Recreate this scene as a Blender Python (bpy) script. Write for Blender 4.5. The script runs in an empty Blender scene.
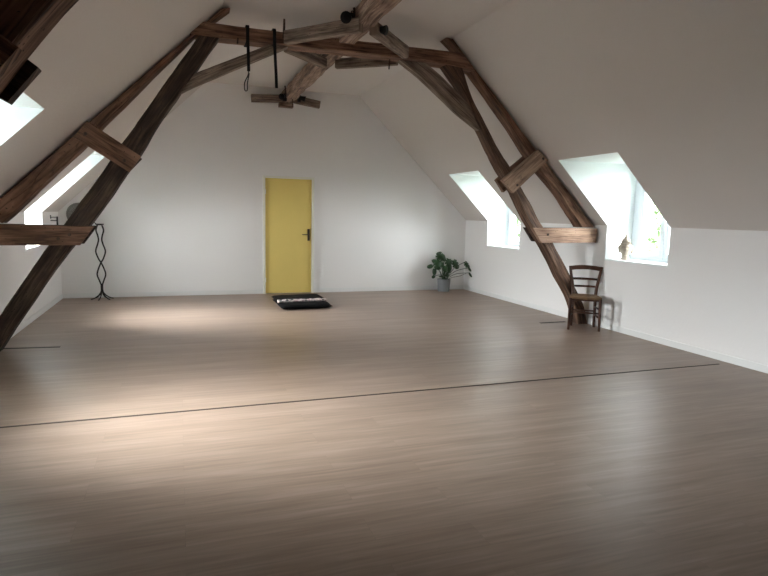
import bpy, bmesh, math, random
from mathutils import Vector, Matrix, noise
random.seed(7)
PI = math.pi
S = bpy.context.scene
COL = S.collection

# ------------------------------------------------------------------ camera
YAW, PITCH, ROLL, FPX, CAMH = 0.34370, -0.12666, 0.02346, 575.04, 1.4473
cy, sy, cp, sp = math.cos(YAW), math.sin(YAW), math.cos(PITCH), math.sin(PITCH)
Fw = Vector((sy*cp, cy*cp, sp)); Rt = Vector((cy, -sy, 0)); Up = Rt.cross(Fw)
c_, s_ = math.cos(ROLL), math.sin(ROLL)
R2 = c_*Rt + s_*Up; U2 = -s_*Rt + c_*Up
cam = bpy.data.objects.new('camera', bpy.data.cameras.new('camera'))
cam.data.sensor_width = 36; cam.data.lens = 36*FPX/768; cam.data.clip_start = .05
M = Matrix((R2, U2, -Fw)).transposed().to_4x4(); M.translation = (0, 0, CAMH)
cam.matrix_world = M
COL.objects.link(cam); S.camera = cam

# ------------------------------------------------------------------ colour and light
S.view_settings.view_transform = 'Standard'; S.view_settings.look = 'None'
S.view_settings.gamma = 1; S.view_settings.use_curve_mapping = False
S.view_settings.exposure = 1.65
try:
    S.cycles.use_denoising = True
    S.cycles.max_bounces = 14; S.cycles.diffuse_bounces = 10; S.cycles.glossy_bounces = 5
    S.cycles.transparent_max_bounces = 16; S.cycles.sample_clamp_indirect = 12
except Exception: pass

W = bpy.data.worlds.new('overcast_sky'); S.world = W; W.use_nodes = True
nt = W.node_tree; nt.nodes.clear()
def N(nt, t, **k):
    n = nt.nodes.new(t)
    for a, b in k.items(): setattr(n, a, b)
    return n
def math_node(nt, op, a, b=None, clamp=False):
    n = N(nt, 'ShaderNodeMath', operation=op, use_clamp=clamp)
    for i, v in enumerate((a, b)):
        if v is None: continue
        if isinstance(v, (int, float)): n.inputs[i].default_value = v
        else: nt.links.new(v, n.inputs[i])
    return n.outputs[0]
geo = N(nt, 'ShaderNodeTexCoord')
def lobe(direction, power):
    d = N(nt, 'ShaderNodeVectorMath', operation='DOT_PRODUCT')
    nt.links.new(geo.outputs['Generated'], d.inputs[0]); d.inputs[1].default_value = Vector(direction).normalized()
    return math_node(nt, 'POWER', math_node(nt, 'MAXIMUM', d.outputs['Value'], 0.0), power)
SKY_BASE, SKY_GLOW, SKY_STRENGTH = 0.36, 18, 11.0
glow = lobe((-1, 0.28, 0.58), 18)       # the sun stands behind thin cloud on the left side of the house
val = math_node(nt, 'ADD', math_node(nt, 'MULTIPLY', glow, SKY_GLOW), SKY_BASE)
val = math_node(nt, 'ADD', val, math_node(nt, 'MULTIPLY', lobe((.9, -1, .22), 4), 1.7))
val = math_node(nt, 'ADD', val, math_node(nt, 'MULTIPLY', lobe((-1, -1.1, .3), 2.5), 2.4))   # brighter southern sky behind the camera
cloud = N(nt, 'ShaderNodeTexNoise'); cloud.inputs['Scale'].default_value = 2.2
nt.links.new(geo.outputs['Generated'], cloud.inputs['Vector'])
val = math_node(nt, 'MULTIPLY', val, math_node(nt, 'ADD', math_node(nt, 'MULTIPLY', cloud.outputs['Fac'], .4), .8))
bg = N(nt, 'ShaderNodeBackground'); bg.inputs['Color'].default_value = (.97, .985, 1.0, 1)
nt.links.new(math_node(nt, 'MULTIPLY', val, SKY_STRENGTH), bg.inputs['Strength'])
wo = N(nt, 'ShaderNodeOutputWorld'); nt.links.new(bg.outputs[0], wo.inputs[0])

# room measures
XL, XR, D, KZ, CZ, XCL, XCR = -1.779, 5.384, 10.30, 1.377, 3.559, .478, 3.124
YB = -6.0                                  # wall behind the camera
SZ, TZ, REV = .926, 2.186, .42
SLOPE = (CZ-KZ)/(XR-XCR)
def sxr(z): return XR-(z-KZ)/SLOPE
def sxl(z): return XL+(z-KZ)/SLOPE
DORM = [(1, 5.217, 6.269), (1, 8.356, 9.424), (-1, 4.06, 5.115), (-1, 8.17, 9.14)]

# window portals: they only guide the sampling of the sky through the four window openings
for side, y0, y1 in DORM:
    ld = bpy.data.lights.new('window_daylight', 'AREA'); ld.shape = 'RECTANGLE'
    ld.size = y1-y0; ld.size_y = TZ-SZ; ld.cycles.is_portal = True
    o = bpy.data.objects.new('window_daylight', ld); COL.objects.link(o)
    x = (XR+REV+.09) if side > 0 else (XL-REV-.09)
    dirx = Vector((-side, 0, 0))
    o.matrix_world = Matrix.Translation((x, (y0+y1)/2, (SZ+TZ)/2)) @ dirx.to_track_quat('-Z', 'Z').to_matrix().to_4x4()

# ------------------------------------------------------------------ materials
MATS = {}
def new_mat(name):
    m = bpy.data.materials.new(name); m.use_nodes = True
    t = m.node_tree; b = t.nodes['Principled BSDF']
    return m, t, b
def plain(name, col, rough=.6, metal=0, spec=.5, bump=0, bscale=200, var=0):
    m, t, b = new_mat(name)
    b.inputs['Base Color'].default_value = (*col, 1); b.inputs['Roughness'].default_value = rough
    b.inputs['Metallic'].default_value = metal; b.inputs['Specular IOR Level'].default_value = spec
    if bump or var:
        tc = N(t, 'ShaderNodeTexCoord'); n = N(t, 'ShaderNodeTexNoise'); n.inputs['Scale'].default_value = bscale
        n.inputs['Detail'].default_value = 4
        t.links.new(tc.outputs['Object'], n.inputs['Vector'])
        if bump:
            bp = N(t, 'ShaderNodeBump'); bp.inputs['Strength'].default_value = bump; bp.inputs['Distance'].default_value = .004
            t.links.new(n.outputs['Fac'], bp.inputs['Height']); t.links.new(bp.outputs[0], b.inputs['Normal'])
        if var:
            r = N(t, 'ShaderNodeMixRGB'); r.inputs[1].default_value = (*[c*(1-var) for c in col], 1)
            r.inputs[2].default_value = (*[min(1, c*(1+var)) for c in col], 1)
            t.links.new(n.outputs['Fac'], r.inputs[0]); t.links.new(r.outputs[0], b.inputs['Base Color'])
    MATS[name] = m
    return m
def wood(name, c1, c2, c3, rough=.75, grain=1.0, knots=True):
    """old timber: grain runs along U of the UV map"""
    m, t, b = new_mat(name)
    uv = N(t, 'ShaderNodeUVMap'); uv.uv_map = 'UVMap'
    oi = N(t, 'ShaderNodeObjectInfo')
    add = N(t, 'ShaderNodeVectorMath', operation='ADD')
    t.links.new(uv.outputs[0], add.inputs[0])
    sc = N(t, 'ShaderNodeVectorMath', operation='SCALE'); sc.inputs['Scale'].default_value = 37.0
    cm = N(t, 'ShaderNodeCombineXYZ')
    for i in range(3): t.links.new(oi.outputs['Random'], cm.inputs[i])
    t.links.new(cm.outputs[0], sc.inputs[0]); t.links.new(sc.outputs[0], add.inputs[1])
    mp = N(t, 'ShaderNodeMapping'); mp.inputs['Scale'].default_value = (3, 42, 1); t.links.new(add.outputs[0], mp.inputs[0])
    n1 = N(t, 'ShaderNodeTexNoise'); n1.inputs['Scale'].default_value = grain; n1.inputs['Detail'].default_value = 6; n1.inputs['Distortion'].default_value = .6
    t.links.new(mp.outputs[0], n1.inputs['Vector'])
    mp2 = N(t, 'ShaderNodeMapping'); mp2.inputs['Scale'].default_value = (2.2, 5, 1); t.links.new(add.outputs[0], mp2.inputs[0])
    n2 = N(t, 'ShaderNodeTexNoise'); n2.inputs['Scale'].default_value = 1.4; n2.inputs['Detail'].default_value = 5
    t.links.new(mp2.outputs[0], n2.inputs['Vector'])
    cr = N(t, 'ShaderNodeValToRGB'); e = cr.color_ramp.elements
    e[0].position = .38; e[0].color = (*c1, 1); e[1].position = .64; e[1].color = (*c3, 1)
    k = cr.color_ramp.elements.new(.5); k.color = (*c2, 1)
    mixv = math_node(t, 'ADD', math_node(t, 'MULTIPLY', n1.outputs['Fac'], .55), math_node(t, 'MULTIPLY', n2.outputs['Fac'], .45))
    t.links.new(mixv, cr.inputs[0])
    out = cr.outputs[0]
    # cracks running with the grain, worm holes
    mp3 = N(t, 'ShaderNodeMapping'); mp3.inputs['Scale'].default_value = (.9, 13, 1); t.links.new(add.outputs[0], mp3.inputs[0])
    n3 = N(t, 'ShaderNodeTexNoise'); n3.inputs['Scale'].default_value = 1.0; n3.inputs['Detail'].default_value = 2
    t.links.new(mp3.outputs[0], n3.inputs['Vector'])
    crk = N(t, 'ShaderNodeValToRGB'); q = crk.color_ramp.elements
    q[0].position = .485; q[0].color = (0, 0, 0, 1); q[1].position = .5; q[1].color = (1, 1, 1, 1)
    q2 = crk.color_ramp.elements.new(.515); q2.color = (0, 0, 0, 1)
    t.links.new(n3.outputs['Fac'], crk.inputs[0])
    mx = N(t, 'ShaderNodeMixRGB'); mx.inputs[2].default_value = (*[v*.35 for v in c1], 1)
    t.links.new(math_node(t, 'MULTIPLY', crk.outputs[0], .5), mx.inputs[0]); t.links.new(out, mx.inputs[1]); out = mx.outputs[0]
    h = math_node(t, 'SUBTRACT', mixv, math_node(t, 'MULTIPLY', crk.outputs[0], .35))
    if knots:
        mp4 = N(t, 'ShaderNodeMapping'); mp4.inputs['Scale'].default_value = (22, 26, 1); t.links.new(add.outputs[0], mp4.inputs[0])
        vo = N(t, 'ShaderNodeTexVoronoi'); vo.inputs['Scale'].default_value = 1.0; t.links.new(mp4.outputs[0], vo.inputs['Vector'])
        dot = math_node(t, 'LESS_THAN', vo.outputs['Distance'], .13)
        dot = math_node(t, 'MULTIPLY', dot, math_node(t, 'GREATER_THAN', n2.outputs['Fac'], .5))
        mk = N(t, 'ShaderNodeMixRGB'); mk.inputs[2].default_value = (*[v*.3 for v in c1], 1)
        t.links.new(math_node(t, 'MULTIPLY', dot, .8), mk.inputs[0]); t.links.new(out, mk.inputs[1]); out = mk.outputs[0]
    t.links.new(out, b.inputs['Base Color'])
    bp = N(t, 'ShaderNodeBump'); bp.inputs['Strength'].default_value = .6; bp.inputs['Distance'].default_value = .012
    t.links.new(h, bp.inputs['Height']); t.links.new(bp.outputs[0], b.inputs['Normal'])
    b.inputs['Roughness'].default_value = rough; b.inputs['Specular IOR Level'].default_value = .3
    MATS[name] = m
    return m

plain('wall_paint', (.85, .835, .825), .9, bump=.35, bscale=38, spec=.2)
plain('wall_paint_shaded', (.655, .61, .575), .9, bump=.45, bscale=34, spec=.2)  # wall paint again, the slopes' shade and warm floor bounce mixed into its colour
plain('reveal_paint', (.81, .85, .845), .8, spec=.3)
plain('trim_paint', (.80, .80, .79), .5)
plain('window_pvc', (.68, .72, .76), .35)
plain('door_yellow', (.80, .62, .19), .5, var=.05, bscale=3)
plain('door_frame_paint', (.80, .79, .70), .5)
plain('dark_metal', (.013, .012, .012), .5, metal=.6)
plain('iron', (.02, .019, .018), .55, metal=.4, bump=.2)
plain('brass_dark', (.10, .075, .055), .4, metal=.7)
plain('strip_metal', (.045, .033, .027), .7, metal=.1)
plain('black_fabric', (.005, .0045, .005), .95, bump=.5, bscale=90, spec=.1)
plain('webbing', (.008, .008, .009), .8, spec=.2)
plain('pot_grey', (.21, .22, .235), .7, bump=.1)
plain('soil', (.02, .014, .01), 1, bump=.8, bscale=60)
plain('stone', (.32, .265, .21), .85, bump=.4, bscale=60, var=.2)
plain('wicker_grey', (.27, .26, .24), .9)
plain('bulb_glass', (.8, .8, .78), .15)
plain('ground_grass', (.10, .105, .08), 1, var=.4, bscale=1.5)
plain('bark', (.12, .09, .06), .9, bump=.6, bscale=12)
wood('beam_dark', (.018, .011, .008), (.052, .031, .022), (.12, .075, .052))
wood('beam_brown', (.06, .029, .018), (.19, .098, .06), (.33, .185, .12))
wood('beam_mid', (.032, .017, .011), (.105, .058, .037), (.21, .125, .082))
wood('beam_grey', (.08, .054, .04), (.22, .16, .122), (.38, .29, .23))
wood('beam_pink', (.085, .05, .036), (.26, .172, .128), (.46, .335, .26))
wood('beam_tan', (.14, .078, .05), (.27, .165, .11), (.38, .25, .175))
wood('chair_wood', (.022, .009, .006), (.055, .024, .015), (.10, .045, .028), rough=.4, knots=False)

# rush seat
m, t, b = new_mat('rush'); tc = N(t, 'ShaderNodeTexCoord'); wv = N(t, 'ShaderNodeTexWave'); wv.inputs['Scale'].default_value = 28
wv.inputs['Distortion'].default_value = 1.0; t.links.new(tc.outputs['Object'], wv.inputs['Vector'])
mx = N(t, 'ShaderNodeMixRGB'); mx.inputs[1].default_value = (.09, .05, .025, 1); mx.inputs[2].default_value = (.26, .16, .08, 1)
t.links.new(wv.outputs['Fac'], mx.inputs[0]); t.links.new(mx.outputs[0], b.inputs['Base Color']); b.inputs['Roughness'].default_value = .8
MATS['rush'] = m
# leaf
m, t, b = new_mat('leaf'); b.inputs['Base Color'].default_value = (.012, .046, .010, 1); b.inputs['Roughness'].default_value = .35
MATS['leaf'] = m
m, t, b = new_mat('tree_leaf'); oi = N(t, 'ShaderNodeNewGeometry'); mx = N(t, 'ShaderNodeMixRGB')
mx.inputs[1].default_value = (.018, .05, .008, 1); mx.inputs[2].default_value = (.05, .095, .02, 1)
t.links.new(oi.outputs['Random Per Island'], mx.inputs[0]); t.links.new(mx.outputs[0], b.inputs['Base Color']); b.inputs['Roughness'].default_value = .7
MATS['tree_leaf'] = m
# pale patterned band of the mat
m, t, b = new_mat('band'); tc = N(t, 'ShaderNodeTexCoord'); vo = N(t, 'ShaderNodeTexNoise'); vo.inputs['Scale'].default_value = 16; vo.inputs['Detail'].default_value = 3
t.links.new(tc.outputs['Object'], vo.inputs['Vector']); cr = N(t, 'ShaderNodeValToRGB'); e = cr.color_ramp.elements
e[0].position = .40; e[0].color = (.05, .04, .045, 1); e[1].position = .5; e[1].color = (.68, .60, .58, 1)
k = e.new(.60); k.color = (.34, .24, .25, 1)
t.links.new(vo.outputs['Fac'], cr.inputs[0]); t.links.new(cr.outputs[0], b.inputs['Base Color']); b.inputs['Roughness'].default_value = .9
MATS['band'] = m
# glass
m = bpy.data.materials.new('pane_glass'); m.use_nodes = True; t = m.node_tree; t.nodes.clear()
tr = N(t, 'ShaderNodeBsdfTransparent'); gl = N(t, 'ShaderNodeBsdfGlossy'); gl.inputs['Roughness'].default_value = .02
fr = N(t, 'ShaderNodeLayerWeight'); fr.inputs['Blend'].default_value = .5; ms = N(t, 'ShaderNodeMixShader'); out = N(t, 'ShaderNodeOutputMaterial')
t.links.new(math_node(t, 'ADD', math_node(t, 'MULTIPLY', math_node(t, 'POWER', fr.outputs['Facing'], 5.0), .9), .03), ms.inputs[0]); t.links.new(tr.outputs[0], ms.inputs[1]); t.links.new(gl.outputs[0], ms.inputs[2]); t.links.new(ms.outputs[0], out.inputs[0])
tr.inputs[0].default_value = (.96, .98, .98, 1)
MATS['pane_glass'] = m
# laminate floor: boards run along X
m, t, b = new_mat('laminate'); tc = N(t, 'ShaderNodeTexCoord')
br = N(t, 'ShaderNodeTexBrick'); br.inputs['Scale'].default_value = 1; br.inputs['Brick Width'].default_value = 1.28; br.inputs['Row Height'].default_value = .19
br.inputs['Mortar Size'].default_value = .0012; br.inputs['Mortar Smooth'].default_value = .3; br.offset = .37
br.inputs['Color1'].default_value = (0, 0, 0, 1); br.inputs['Color2'].default_value = (1, 1, 1, 1); br.inputs['Mortar'].default_value = (.5, .5, .5, 1)
t.links.new(tc.outputs['Object'], br.inputs['Vector'])
mp = N(t, 'ShaderNodeMapping'); mp.inputs['Scale'].default_value = (2.2, 38, 1); t.links.new(tc.outputs['Object'], mp.inputs[0])
off = N(t, 'ShaderNodeVectorMath', operation='MULTIPLY_ADD'); t.links.new(br.outputs['Color'], off.inputs[0]); off.inputs[1].default_value = (7, 3, 5)
t.links.new(mp.outputs[0], off.inputs[2])
n1 = N(t, 'ShaderNodeTexNoise'); n1.inputs['Scale'].default_value = 1; n1.inputs['Detail'].default_value = 5; n1.inputs['Distortion'].default_value = .4; t.links.new(off.outputs[0], n1.inputs['Vector'])
mp2 = N(t, 'ShaderNodeMapping'); mp2.inputs['Scale'].default_value = (.7, 7, 1); t.links.new(tc.outputs['Object'], mp2.inputs[0])
n2 = N(t, 'ShaderNodeTexNoise'); n2.inputs['Scale'].default_value = 1.1; n2.inputs['Detail'].default_value = 3; t.links.new(mp2.outputs[0], n2.inputs['Vector'])
v = math_node(t, 'ADD', math_node(t, 'MULTIPLY', n1.outputs['Fac'], .5), math_node(t, 'MULTIPLY', n2.outputs['Fac'], .36))
v = math_node(t, 'ADD', v, .03)
v = math_node(t, 'ADD', v, math_node(t, 'MULTIPLY', br.outputs['Color'], .045))
cr = N(t, 'ShaderNodeValToRGB'); e = cr.color_ramp.elements
e[0].position = .30; e[0].color = (.185, .128, .098, 1); e[1].position = .70; e[1].color = (.39, .287, .236, 1)
k = e.new(.5); k.color = (.275, .20, .155, 1)
t.links.new(v, cr.inputs[0])
dk = N(t, 'ShaderNodeMixRGB', blend_type='MULTIPLY'); t.links.new(math_node(t, 'MULTIPLY', br.outputs['Fac'], .2), dk.inputs[0])
dk.inputs[2].default_value = (.3, .3, .3, 1); t.links.new(cr.outputs[0], dk.inputs[1]); t.links.new(dk.outputs[0], b.inputs['Base Color'])
b.inputs['Roughness'].default_value = .40; b.inputs['Specular IOR Level'].default_value = .5
rr = math_node(t, 'ADD', math_node(t, 'MULTIPLY', n1.outputs['Fac'], .16), .31); t.links.new(rr, b.inputs['Roughness'])
bp = N(t, 'ShaderNodeBump'); bp.inputs['Strength'].default_value = .10; bp.inputs['Distance'].default_value = .002
t.links.new(n1.outputs['Fac'], bp.inputs['Height']); t.links.new(bp.outputs[0], b.inputs['Normal'])
MATS['laminate'] = m

# ------------------------------------------------------------------ mesh helpers
def obj(name, bm, mat, parent=None, smooth=False, bevel=0, solid=0):
    me = bpy.data.meshes.new(name); bm.normal_update(); bm.to_mesh(me); bm.free()
    o = bpy.data.objects.new(name, me); COL.objects.link(o)
    me.materials.append(MATS[mat])
    if smooth:
        for p in me.polygons: p.use_smooth = True
    if parent is not None: o.parent = parent
    if solid:
        md = o.modifiers.new('solid', 'SOLIDIFY'); md.thickness = solid; md.offset = 0
    if bevel:
        md = o.modifiers.new('bevel', 'BEVEL'); md.width = bevel; md.segments = 2; md.limit_method = 'ANGLE'
    return o
def tag(o, label=None, cat=None, group=None, kind=None):
    if label: o['label'] = label
    if cat: o['category'] = cat
    if group: o['group'] = group
    if kind: o['kind'] = kind
    return o
def empty(name, loc, rz=0, **k):
    o = bpy.data.objects.new(name, None); o.location = loc; o.rotation_euler = (0, 0, rz); o.empty_display_size = .1
    COL.objects.link(o); return tag(o, **k)
def struct(name, bm, mat, parent=None, **k):
    o = obj(name, bm, mat, parent, **k)
    if parent is None: o['kind'] = 'structure'
    return o
def quad(bm, *pts):
    return bm.faces.new([bm.verts.new(p) for p in pts])
def box(bm, x0, x1, y0, y1, z0, z1, mat=None):
    vs = [bm.verts.new((x, y, z)) for x in (x0, x1) for y in (y0, y1) for z in (z0, z1)]
    if mat is not None:
        for v in vs: v.co = mat @ v.co
    for f in ((0, 1, 3, 2), (4, 6, 7, 5), (0, 4, 5, 1), (2, 3, 7, 6), (0, 2, 6, 4), (1, 5, 7, 3)):
        bm.faces.new([vs[i] for i in f])
def prism(bm, pts, y0, y1):
    """polygon of (x,z) points extruded along Y"""
    a = [bm.verts.new((x, y0, z)) for x, z in pts]; b = [bm.verts.new((x, y1, z)) for x, z in pts]
    n = len(pts); bm.faces.new(a); bm.faces.new(b[::-1])
    for i in range(n): bm.faces.new((a[i], b[i], b[(i+1) % n], a[(i+1) % n]))
    bmesh.ops.recalc_face_normals(bm, faces=bm.faces)
def loft(bm, rings, closed=True):
    """rings of points, with UV: u along, v around"""
    uvl = bm.loops.layers.uv.get('UVMap') or bm.loops.layers.uv.new('UVMap')
    vr = [[bm.verts.new(p) for p in r] for r in rings]
    n = len(rings[0]); L = [0]
    for i in range(1, len(rings)):
        L.append(L[-1] + ((sum((Vector(p) for p in rings[i]), Vector()) - sum((Vector(p) for p in rings[i-1]), Vector()))/n).length)
    per = [0]
    for j in range(n): per.append(per[-1] + (Vector(rings[0][(j+1) % n])-Vector(rings[0][j])).length)
    for i in range(len(rings)-1):
        for j in range(n):
            k = (j+1) % n
            f = bm.faces.new((vr[i][j], vr[i][k], vr[i+1][k], vr[i+1][j])); f.smooth = False
            for lp, uvv in zip(f.loops, ((L[i], per[j]), (L[i], per[j+1]), (L[i+1], per[j+1]), (L[i+1], per[j]))): lp[uvl].uv = uvv
    for r in (vr[0][::-1], vr[-1]):
        f = bm.faces.new(r)
        for lp in f.loops: lp[uvl].uv = (lp.vert.co.z*.4+lp.vert.co.x*.3, lp.vert.co.y+lp.vert.co.x)
    bmesh.ops.recalc_face_normals(bm, faces=bm.faces)
def resample(pts, n):
    pts = [Vector(p) for p in pts]; L = [0]
    for a, b in zip(pts, pts[1:]): L.append(L[-1]+(b-a).length)
    out = []
    for i in range(n):
        s = L[-1]*i/(n-1); k = 0
        while k < len(L)-2 and L[k+1] < s: k += 1
        f = (s-L[k])/max(1e-9, L[k+1]-L[k]); out.append(pts[k].lerp(pts[k+1], f))
    return out
def smooth_pts(p, it=2):
    for _ in range(it):
        p = [p[0]]+[(p[i-1]+p[i]*2+p[i+1])/4 for i in range(1, len(p)-1)]+[p[-1]]
    return p
def rough_ring(a, b, c, d, ch, seed, amp):
    """rectangular section a,b,c,d with chamfered corners and hewn sides"""
    cs = [a, b, c, d]; out = []
    for i in range(4):
        p, q = cs[i], cs[(i+1) % 4]; e = (q-p); l = e.length; e.normalize()
        for tt in (ch, l*.35, l*.65, l-ch): out.append(p+e*tt)
    cen = (a+b+c+d)/4
    res = []
    for p in out:
        k = noise.noise(p*3.1+Vector((seed, 0, 0)))*.65 + noise.noise(p*9+Vector((0, seed, 0)))*.35
        res.append(p-(p-cen).normalized()*amp*(.5+k))
    return res
def timber2(name, inner, outer, y0, y1, mat, parent, amp=.012, seg=.06, seed=None, ch=.012):
    """timber in a truss plane, from its two measured (x,z) edge lines"""
    L = sum((Vector(b)-Vector(a)).length for a, b in zip(outer, outer[1:]))
    n = max(6, int(L/seg)); seed = seed if seed is not None else random.random()*50
    I = smooth_pts(resample(inner, n)); O = smooth_pts(resample(outer, n))
    bm = bmesh.new(); rings = []
    for k_, (i, o) in enumerate(zip(I, O)):
        i = i+(o-i)*(.10*noise.noise(Vector((k_*.13, seed, 5))) if amp > .009 else 0)
        rings.append(rough_ring(Vector((i.x, y0, i.y)), Vector((o.x, y0, o.y)), Vector((o.x, y1, o.y)), Vector((i.x, y1, i.y)), ch, seed, amp))
    loft(bm, rings); return obj(name, bm, mat, parent)
def timber(name, p0, p1, w, h, mat, parent, up=(0, 0, 1), amp=.010, seg=.06, sag=0, ends=None):
    """straight squared timber from p0 to p1; w sideways, h along up"""
    p0, p1 = Vector(p0), Vector(p1); d = (p1-p0); L = d.length; d.normalize()
    side = d.cross(Vector(up)).normalized(); u = side.cross(d).normalized()
    n = max(4, int(L/seg)); seed = random.random()*50; rings = []
    for i in range(n+1):
        c = p0.lerp(p1, i/n) + Vector((noise.noise(Vector((i*.15, seed, 0)))*sag, 0, noise.noise(Vector((i*.15, 0, seed)))*sag))
        rings.append(rough_ring(c-side*w/2-u*h/2, c+side*w/2-u*h/2, c+side*w/2+u*h/2, c-side*w/2+u*h/2, .012, seed, amp))
    bm = bmesh.new(); loft(bm, rings); return obj(name, bm, mat, parent)
def tube(bm, pts, r, n=8, cap=True):
    pts = [Vector(p) for p in pts]; rr = r if isinstance(r, (list, tuple)) else [r]*len(pts)
    rings = []; prev = None
    for i, p in enumerate(pts):
        t = (pts[min(i+1, len(pts)-1)]-pts[max(i-1, 0)]).normalized()
        if prev is None:
            a = t.orthogonal().normalized()
        else:
            a = (prev-t*prev.dot(t)).normalized()
        prev = a; b = t.cross(a)
        rings.append([p+(a*math.cos(2*PI*k/n)+b*math.sin(2*PI*k/n))*rr[i] for k in range(n)])
    loft(bm, rings)
def lathe(bm, prof, n=32, cx=0, cy=0):
    rings = [[Vector((cx+r*math.cos(2*PI*k/n), cy+r*math.sin(2*PI*k/n), z)) for k in range(n)] for r, z in prof]
    loft(bm, rings)
def smooth_curve(pts, n=40):
    pts = [Vector(p) for p in pts]; out = []
    P = [pts[0]*2-pts[1]]+pts+[pts[-1]*2-pts[-2]]
    seg = len(pts)-1
    for i in range(n):
        s = i/(n-1)*seg; k = min(int(s), seg-1); f = s-k
        a, b, c, d = P[k:k+4]
        out.append(.5*((2*b)+(c-a)*f+(2*a-5*b+4*c-d)*f*f+(3*b-a-3*c+d)*f**3))
    return out

# ------------------------------------------------------------------ room shell
bm = bmesh.new(); quad(bm, (XL, YB, 0), (XR, YB, 0), (XR, D, 0), (XL, D, 0)); struct('floor', bm, 'laminate')
bm = bmesh.new(); quad(bm, (XCL, YB, CZ), (XCL, D, CZ), (XCR, D, CZ), (XCR, YB, CZ)); struct('ceiling', bm, 'wall_paint_shaded')
for nm, y in (('wall_gable', D), ('wall_behind', YB)):
    bm = bmesh.new()
    pts = [(XL, 0), (XR, 0), (XR, KZ), (XCR, CZ), (XCL, CZ), (XL, KZ)]
    bm.faces.new([bm.verts.new((x, y, z)) for x, z in pts]); struct(nm, bm, 'wall_paint')
def side_shell(side):
    ds = sorted([d[1:] for d in DORM if d[0] == side]); X = XR if side > 0 else XL; sx = sxr if side > 0 else sxl; XC = XCR if side > 0 else XCL
    wall, slope = bmesh.new(), bmesh.new(); y = YB
    quad(wall, (X, YB, 0), (X, D, 0), (X, D, SZ), (X, YB, SZ))
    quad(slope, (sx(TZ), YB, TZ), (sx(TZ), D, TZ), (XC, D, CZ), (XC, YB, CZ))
    ys = [YB]+[v for d in ds for v in d]+[D]
    for a, b in zip(ys[::2], ys[1::2]):
        quad(wall, (X, a, SZ), (X, b, SZ), (X, b, KZ), (X, a, KZ))
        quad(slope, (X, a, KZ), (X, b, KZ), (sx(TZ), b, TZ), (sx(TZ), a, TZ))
    s = 'right' if side > 0 else 'left'
    struct('wall_'+s, wall, 'wall_paint'); struct('wall_slope_'+s, slope, 'wall_paint_shaded')
    # skirting
    bm = bmesh.new(); box(bm, X-.012 if side > 0 else X, X if side > 0 else X+.012, YB, D-.012, 0, .075); struct('baseboard_'+s, bm, 'trim_paint', bevel=.003)
side_shell(1); side_shell(-1)
DX0, DX1 = 1.4345, 2.2616
bm = bmesh.new(); box(bm, XL, DX0-.045, D-.012, D, 0, .075); struct('baseboard_gable', bm, 'trim_paint', bevel=.003)
bm = bmesh.new(); box(bm, DX1+.045, XR, D-.012, D, 0, .075); struct('baseboard_gable_right', bm, 'trim_paint', bevel=.003)

# dormer windows
def window(i, side, y0, y1):
    X = XR if side > 0 else XL; sx = sxr if side > 0 else sxl; s = side
    xo = X+s*(REV+.09)
    bm = bmesh.new()
    for y in (y0, y1):
        bm.faces.new([bm.verts.new(p) for p in ((X, y, SZ), (xo, y, SZ), (xo, y, TZ), (sx(TZ), y, TZ), (X, y, KZ))])
    quad(bm, (sx(TZ), y0, TZ), (sx(TZ), y1, TZ), (xo, y1, TZ), (xo, y0, TZ))
    struct('trim_%d' % i, bm, 'reveal_paint')
    bm = bmesh.new(); box(bm, min(X-s*.012, xo), max(X-s*.012, xo), y0, y1, SZ-.016, SZ+.004); sill = bm
    root = empty('window_%d' % i, (X+s*REV, (y0+y1)/2, SZ), kind='structure')
    inv = Matrix.Translation((-root.location.x, -root.location.y, -root.location.z))
    def part(nm, bm, mat, par=root, **k):
        if par is root: bm.transform(inv)
        else: bm.transform(inv)
        return obj(nm, bm, mat, par, **k)
    part('window_sill', sill, 'reveal_paint')
    xa, xb = X+s*REV, X+s*(REV+.07)
    def bx(bm, a, b, c, d, e, f): box(bm, min(a, b), max(a, b), c, d, e, f)
    f = .13
    bm = bmesh.new(); bx(bm, xa, xb, y0, y0+f, SZ, TZ); bx(bm, xa, xb, y1-f, y1, SZ, TZ); bx(bm, xa, xb, y0+f, y1-f, SZ, SZ+.04); bx(bm, xa, xb, y0+f, y1-f, TZ-.06, TZ)
    part('window_frame', bm, 'window_pvc', bevel=.005)
    ym = (y0+y1)/2-.05
    for q, (a, b) in enumerate(((y0+f, ym-.003), (ym+.003, y1-f))):
        g = .07; z0, z1 = SZ+.042, TZ-.062; xs, xe = X+s*(REV-.018), X+s*(REV+.05)
        bm = bmesh.new()
        bx(bm, xs, xe, a, a+g, z0, z1); bx(bm, xs, xe, b-g, b, z0, z1); bx(bm, xs, xe, a+g, b-g, z0, z0+g); bx(bm, xs, xe, a+g, b-g, z1-g, z1)
        sash = part('sash', bm, 'window_pvc', bevel=.006)
        bm = bmesh.new(); bx(bm, X+s*(REV+.02), X+s*(REV+.026), a+g-.01, b-g+.01, z0+g-.01, z1-g+.01)
        part('pane', bm, 'pane_glass', sash)
        if q == 0:
            bm = bmesh.new(); zz = (z0+z1)/2-.1; yy = b-.03
            bx(bm, X+s*(REV-.028), X+s*(REV-.018), yy-.012, yy+.012, zz-.03, zz+.04)
            bx(bm, X+s*(REV-.05), X+s*(REV-.028), yy-.008, yy+.008, zz-.008, zz+.008)
            bx(bm, X+s*(REV-.062), X+s*(REV-.05), yy-.01, yy+.01, zz-.1, zz+.012)
            part('window_handle', bm, 'window_pvc', sash, bevel=.003)
for i, (s, a, b) in enumerate(DORM): window(i+1, s, a, b)

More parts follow.
